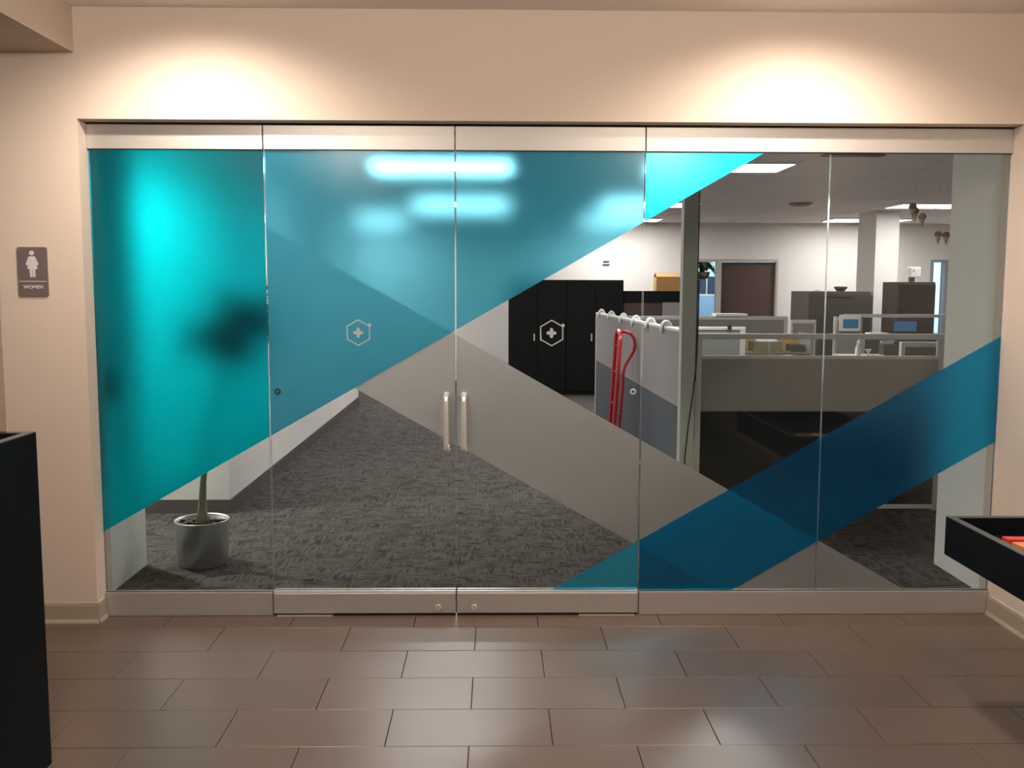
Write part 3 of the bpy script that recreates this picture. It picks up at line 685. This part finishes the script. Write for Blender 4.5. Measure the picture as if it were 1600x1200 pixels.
# blue picture on pale panel
e = thing('wall_picture', 'blue picture in a white mount hung on the grey cubicle panel', 'picture', (3.77, 4.915, 1.285))
B('mount', M['white'], e, (-0.11, 0.105, -0.006, 0.006, -0.07, 0.095)); B('picture', M['blue'], e, (-0.075, 0.080, -0.009, -0.0062, -0.040, 0.050))
e = thing('monitor', 'computer monitor with blue screen behind the right end panel', 'monitor', (4.33, 4.9, 0.0))
B('screen', M['screen'], e, (-0.12, 0.11, -0.006, 0.0, 1.215, 1.315)); B('bezel', M['cab_dark'], e, (-0.135, 0.125, 0.0005, 0.02, 1.20, 1.33)); B('stand', M['cab_dark'], e, (-0.03, 0.02, 0.005, 0.03, 0.742, 1.20))
B('foot', M['cab_dark'], e, (-0.1, 0.09, -0.07, 0.09, 0.7305, 0.742))
e = thing('desk', 'white topped desk under the blue screened monitor', 'desk', (4.3, 4.9, 0))
B('desktop', M['white'], e, (-0.62, 0.7, -0.4, 0.4, 0.70, 0.73))
for sx in (-0.6, 0.66):
    for s in (-0.36, 0.32): B('leg', M['frame'], e, (sx, sx+0.03, s, s+0.03, 0, 0.70))
for i, (x, y, z) in enumerate(((3.66, 3.95, 1.2155), (3.86, 3.95, 1.2155))):
    o = card('paper_sheet', ['white papers on the blue gray panel under the picture', 'flat white papers beside the pile on the blue gray panel'][i], 'papers', x, y, z, 0.17, 0.12, 0.03-0.018*i, 0, 'paper')
# black cabinets far left
def tall_cabinet(label, x0, x1, y, h, depth, mt, doors=2, side='cab_side', handles=True, group=None):
    e = thing('storage_cabinet', label, 'cabinet', (x0, y, 0), 0, group); w_ = x1-x0
    B('body', M[mt], e, (0, w_, 0.02, depth, 0, h), bevel=0.003)
    dw_ = w_/doors
    for i in range(doors):
        d = B('cabinet_door', M[mt], e, (i*dw_+0.004, (i+1)*dw_-0.004, 0.0, 0.0185, 0.06, h-0.02), bevel=0.002)
        if handles:
            hx = (i+1)*dw_-0.06 if i % 2 == 0 else i*dw_+0.04
            B('handle', M['steel'], d, (hx, hx+0.022, -0.022, -0.0005, 0.83, 0.94), bevel=0.004)
    return e
tall_cabinet('tall black two door steel cabinet at the left by the white wall', 0.39, 1.26, 9.85, 1.755, 0.6, 'cab_black', group=None)
tall_cabinet('tall black two door steel cabinet just left of the gray partition end', 1.265, 2.13, 9.85, 1.755, 0.6, 'cab_black')
e = thing('bookcase', 'low dark bookcase with pale lower part under the cardboard box', 'bookcase', (2.14, 9.85, 0))
B('top_shelf', M['cab_black'], e, (0, 0.86, 0, 0.45, 1.42, 1.59)); B('case', M['wood'], e, (0, 0.58, 0.03, 0.45, 0, 1.419)); B('pale_panel', M['fabric_lt'], e, (0.585, 0.86, 0.0, 0.45, 0, 1.419))
e = thing('cardboard_box', 'open brown cardboard box on the dark bookcase', 'box', (2.82, 10.02, 1.591))
bm = bmesh.new(); t = 0.006
for b in ((-0.19, 0.17, -0.14, -0.14+t, 0, 0.21), (-0.19, 0.17, 0.14-t, 0.14, 0, 0.21), (-0.19, -0.19+t, -0.14+t, 0.14-t, 0, 0.21), (0.17-t, 0.17, -0.14+t, 0.14-t, 0, 0.21), (-0.184, 0.164, -0.134, 0.134, 0, t)): bx(bm, *b)
obj('carton', bm, M['card'], e)
for s in (-1, 1):
    bm = bmesh.new(); bx(bm, -0.19, 0.17, 0.0, 0.13, 0.0, 0.005); o = obj('flap', bm, M['card'], e, loc=(0, -0.139 if s < 0 else 0.139, 0.2105)); o.rotation_euler = (R(25 if s < 0 else 150), 0, 0)
# charcoal filing cabinets
def file_cab(label, x0, x1, y, h, depth, n):
    e = thing('filing_cabinet', label, 'cabinet', (x0, y, 0)); w_ = x1-x0
    B('body', M['cab_side'], e, (0, w_, 0.02, depth, 0, h), bevel=0.003)
    for i in range(n):
        z0 = 0.05+i*(h-0.07)/n; z1 = 0.05+(i+1)*(h-0.07)/n-0.006
        d = B('drawer', M['cab_dark'], e, (0.004, w_-0.004, 0.0, 0.0185, z0, z1), bevel=0.002)
        B('drawer_pull', M['cab_side'], d, (w_*0.3, w_*0.7, -0.008, -0.0005, z1-0.05, z1-0.035))
file_cab('wide charcoal filing cabinet left of the white column', 4.42, 5.26, 8.2, 1.60, 0.80, 5)
file_cab('charcoal filing cabinet in front of the white column at the right', 5.29, 5.77, 7.4, 1.725, 0.5, 5)
bm = bmesh.new(); lathe(bm, [(0.0, 0), (0.05, 0.0), (0.085, 0.04), (0.09, 0.065), (0.082, 0.065), (0.0, 0.02)], 24, cap=False); o = obj('bowl', bm, M['cab_dark'], loc=(4.95, 8.5, 1.6005)); tag(o, 'dark bowl on top of the wide charcoal cabinet', 'bowl')
o = B('paper_pile', M['paper'], None, (4.60, 4.83, 8.35, 8.6, 1.6005, 1.615)); tag(o, 'white papers on the wide charcoal cabinet', 'papers')
e = thing('hand_sanitizer', 'white dispenser on top of the right charcoal cabinet', 'dispenser', (5.57, 7.62, 1.7255))
B('body', M['white'], e, (-0.055, 0.075, -0.05, 0.05, 0.06, 0.19), bevel=0.008); B('base', M['cab_dark'], e, (-0.045, 0.0, -0.04, 0.04, 0.0, 0.0595)); B('sensor', M['cab_dark'], e, (-0.03, -0.015, -0.053, -0.0505, 0.13, 0.15))
# far wall: brown door with side light, right window
e = struct(empty('door_3', (0, 0, 0)), 'brown wooden door with a side light in the far wall')
B('door_leaf', M['wood'], e, (3.90, 4.79, 11.13, 11.17, 0.01, 2.06)); 
B('door_frame', M['jamb'], e, (3.46, 3.50, 11.06, 11.21, 0, 2.11), (3.82, 3.895, 11.06, 11.21, 0, 2.11), (4.795, 4.83, 11.06, 11.21, 0, 2.11), (3.50, 3.82, 11.06, 11.21, 2.065, 2.11), (3.895, 4.795, 11.06, 11.21, 2.065, 2.11), (3.50, 3.82, 11.06, 11.21, 0.0, 0.15))
B('side_light_glass', M['glass'], e, (3.50, 3.82, 11.14, 11.146, 0.15, 2.065)); B('door_lever', M['steel'], e, (3.94, 4.05, 11.09, 11.11, 1.0, 1.02), (3.94, 3.965, 11.11, 11.13, 0.99, 1.03))
M['blueframe'] = mat('cool_gray_frame', (0.25, 0.28, 0.36), 0.5)
e = struct(empty('window_4', (0, 0, 0)), 'narrow window in the far wall at the right')
B('window_frame', M['blueframe'], e, (7.36, 7.40, 11.06, 11.21, 0.9, 2.11), (7.585, 7.64, 11.06, 11.21, 0.9, 2.11), (7.40, 7.585, 11.06, 11.21, 2.07, 2.11), (7.36, 7.64, 11.06, 11.21, 0, 0.9))
B('pane', M['glass'], e, (7.40, 7.585, 11.14, 11.146, 0.9, 2.07))
e = struct(empty('window_5', (0, 0, 0)), 'outside window of the back office')
B('window_frame', M['jamb'], e, (2.6, 6.2, 15.40, 15.46, 0.80, 0.86), (2.6, 6.2, 15.40, 15.46, 2.44, 2.50), (2.6, 2.66, 15.40, 15.46, 0.86, 2.44), (4.3, 4.38, 15.40, 15.46, 0.86, 2.44), (6.14, 6.2, 15.40, 15.46, 0.86, 2.44))
B('pane', M['glass'], e, (2.66, 4.3, 15.42, 15.428, 0.86, 2.44), (4.38, 6.14, 15.42, 15.428, 0.86, 2.44))
e = thing('hanging_plant', 'bushy plant against the bright window behind the side light', 'plant', (4.14, 13.55, 1.80))
bm = bmesh.new(); lathe(bm, [(0, 0), (0.09, 0), (0.12, 0.14), (0.11, 0.14), (0, 0.1)], 20, cap=False); obj('pot', bm, M['cab_dark'], e)
lm2 = leaf_mesh(0.26, 0.05, 2.6)
B('plant_stand', M['wood'], e, (-0.13, 0.13, -0.13, 0.13, -0.025, -0.001), *[(a, a+0.03, b, b+0.03, -1.80, -0.0255) for a in (-0.12, 0.09) for b in (-0.12, 0.09)])
for i in range(46):
    o = bpy.data.objects.new('leaf', lm2); COL.objects.link(o); o.parent = e; s = random.uniform(0.6, 1.2); o.scale = (s, s, s)
    o.location = (random.uniform(-0.07, 0.07), random.uniform(-.05, .05), 0.13+random.uniform(0, 0.22)); o.rotation_euler = (random.uniform(-.4, .4), random.uniform(-0.7, 0.7), i*2.4)
e = thing('office_divider', 'dark blue divider panels under the plant in the back office', 'divider', (4.15, 13.3, 0))
B('divider_panel', M['tiffany'], e, (-0.6, -0.02, 0, 0.05, 0, 1.80)); B('divider_panel', M['tiffany'], e, (0.01, 0.6, 0, 0.05, 0, 1.85)); B('divider_post', M['white'], e, (-0.019, 0.009, -0.01, 0.06, 0, 1.81))
M['skyblue'] = mat('pale_blue_panel', (0.28, 0.52, 0.85), 0.6)  # bright blue light put into the panel colour
e = thing('blue_light_panel', 'panel coloured for the bright blue light behind the side light of the brown door', 'screen', (4.0, 12.4, 0))
B('blue_panel', M['skyblue'], e, (-0.6, 0.6, -0.02, 0.02, 0.05, 1.50)); B('blue_panel_rail', M['white'], e, (-0.62, 0.62, -0.025, 0.025, 1.501, 1.525)); B('foot', M['white'], e, (-0.5, -0.45, -0.2, 0.2, 0, 0.049), (0.45, 0.5, -0.2, 0.2, 0, 0.049))
# exit plaque on far wall
o = B('wall_plaque', M['cab_side'], None, (1.945, 2.055, 11.085, 11.0995, 2.00, 2.025), (1.95, 2.05, 11.088, 11.0995, 2.05, 2.075)); tag(o, 'small grey plaque high on the far wall above black cabinets', 'plaque')
# sprinkler and vent on ceiling
e = thing('ceiling_speaker', 'small dark round fixture on the office ceiling', 'speaker', (4.0, 7.35, OZ-0.03)); bm = bmesh.new(); lathe(bm, [(0.0, -0.01), (0.10, -0.008), (0.14, 0.012), (0.145, 0.029), (0.0, 0.029)], 24, cap=False); obj('grille', bm, M['cab_side'], e)
o = B('ceiling_vent', M['cab_side'], None, (2.78, 3.26, 2.93, 3.02, OZ-0.014, OZ-0.001)); tag(o, 'dark slot vent in the ceiling behind the right glass', 'vent')
# hanging cones
def cone(label, x, y, z, top, s=1.0, body='cone'):
    e = thing('hanging_cone', label, 'ornament', (x, y, z), 0, 'paper cones hanging from the ceiling')
    bm = bmesh.new(); lathe(bm, [(0.004, 0.0), (0.020*s, 0.05*s), (0.034*s, 0.10*s), (0.030*s, 0.10*s)], 16); obj('wafer', bm, M[body], e)
    bm = bmesh.new(); lathe(bm, [(0.040*s, 0.101*s), (0.047*s, 0.115*s), (0.044*s, 0.14*s), (0.028*s, 0.16*s), (0.004, 0.165*s)], 16); obj('scoop', bm, M[top], e)
    bm = bmesh.new(); tube(bm, [(0, 0, 0.16*s), (0, 0, OZ-z-0.001)], 0.0008, 5); obj('string', bm, M['frame_lt'], e)
cone('highest hanging cone with a brown top below the ceiling light', 4.175, 4.5, 2.315, 'scoop', 0.85)
cone('olive topped cone hanging second from the left', 4.225, 4.56, 2.29, 'scoopg', 0.8)
cone('lower cone of the upper group, olive yellow', 4.27, 4.5, 2.23, 'scoopg', 0.8)
cone('left cone of the lower pair with a brown top', 4.432, 4.5, 2.07, 'scoop', 0.74)
cone('right cone of the lower pair beside the return wall', 4.508, 4.5, 2.065, 'scoop', 0.74)
# ------------------------------------------------------------------ hand truck
e = thing('hand_truck', 'red tubular hand truck standing beside the long partition', 'hand truck', (1.25, 4.3, 0.0), R(0))
lean = lambda z: 0.030+0.072*(z/1.24)          # tips toward the partition
def rail(y, m='red'):
    bm = bmesh.new(); tube(bm, [(lean(z), y, z) for z in (0.09, 0.4, 0.8, 1.15)]+[(lean(1.2), y*0.75, 1.215), (lean(1.22), 0, 1.24)] , 0.019, 12); return obj('frame_rail', bm, M[m], e)
rail(-0.16); rail(0.16)
bm = bmesh.new(); tube(bm, [(lean(1.23), 0, 1.235), (0.17, 0, 1.235), (0.22, 0, 1.215), (0.25, 0, 1.17), (0.258, 0, 1.11), (0.245, 0, 1.05), (0.20, 0, 0.97), (0.165, 0, 0.91), (0.150, 0, 0.85), (0.145, 0, 0.70), (0.12, 0, 0.35), (0.10, 0, 0.12)], 0.015, 12); obj('loop_handle', bm, M['red'], e)
for z in (0.25, 0.55, 0.85, 1.1):
    bm = bmesh.new(); tube(bm, [(lean(z), -0.16, z), (lean(z)+0.01, 0, z), (lean(z), 0.16, z)], 0.010, 8); obj('cross_bar', bm, M['red'], e)
bm = bmesh.new(); tube(bm, [(lean(0.4), 0, 0.42), (0.128, 0, 0.46)], 0.010, 8); obj('cross_bar', bm, M['red'], e)
B('toe_plate', M['red'], e, (-0.20, 0.03, -0.20, 0.20, 0.012, 0.020), (0.02, 0.03, -0.20, 0.20, 0.02, 0.14))
for s in (-1, 1):
    bm = bmesh.new(); yy = s*0.215; lathe(bm, [(0.03, yy-0.025), (0.10, yy-0.03), (0.125, yy-0.018), (0.125, yy+0.018), (0.10, yy+0.03), (0.03, yy+0.025)], 28, (0.12, 0, 0.125), 'y'); wv = obj('wheel', bm, M['rubber'], e)
    bm = bmesh.new(); lathe(bm, [(0.045, yy-0.032), (0.045, yy+0.032)], 20, (0.12, 0, 0.125), 'y'); obj('hub', bm, M['frame_lt'], wv)
bm = bmesh.new(); tube(bm, [(0.12, -0.23, 0.125), (0.12, 0.23, 0.125)], 0.008, 8); obj('axle', bm, M['steel'], e)
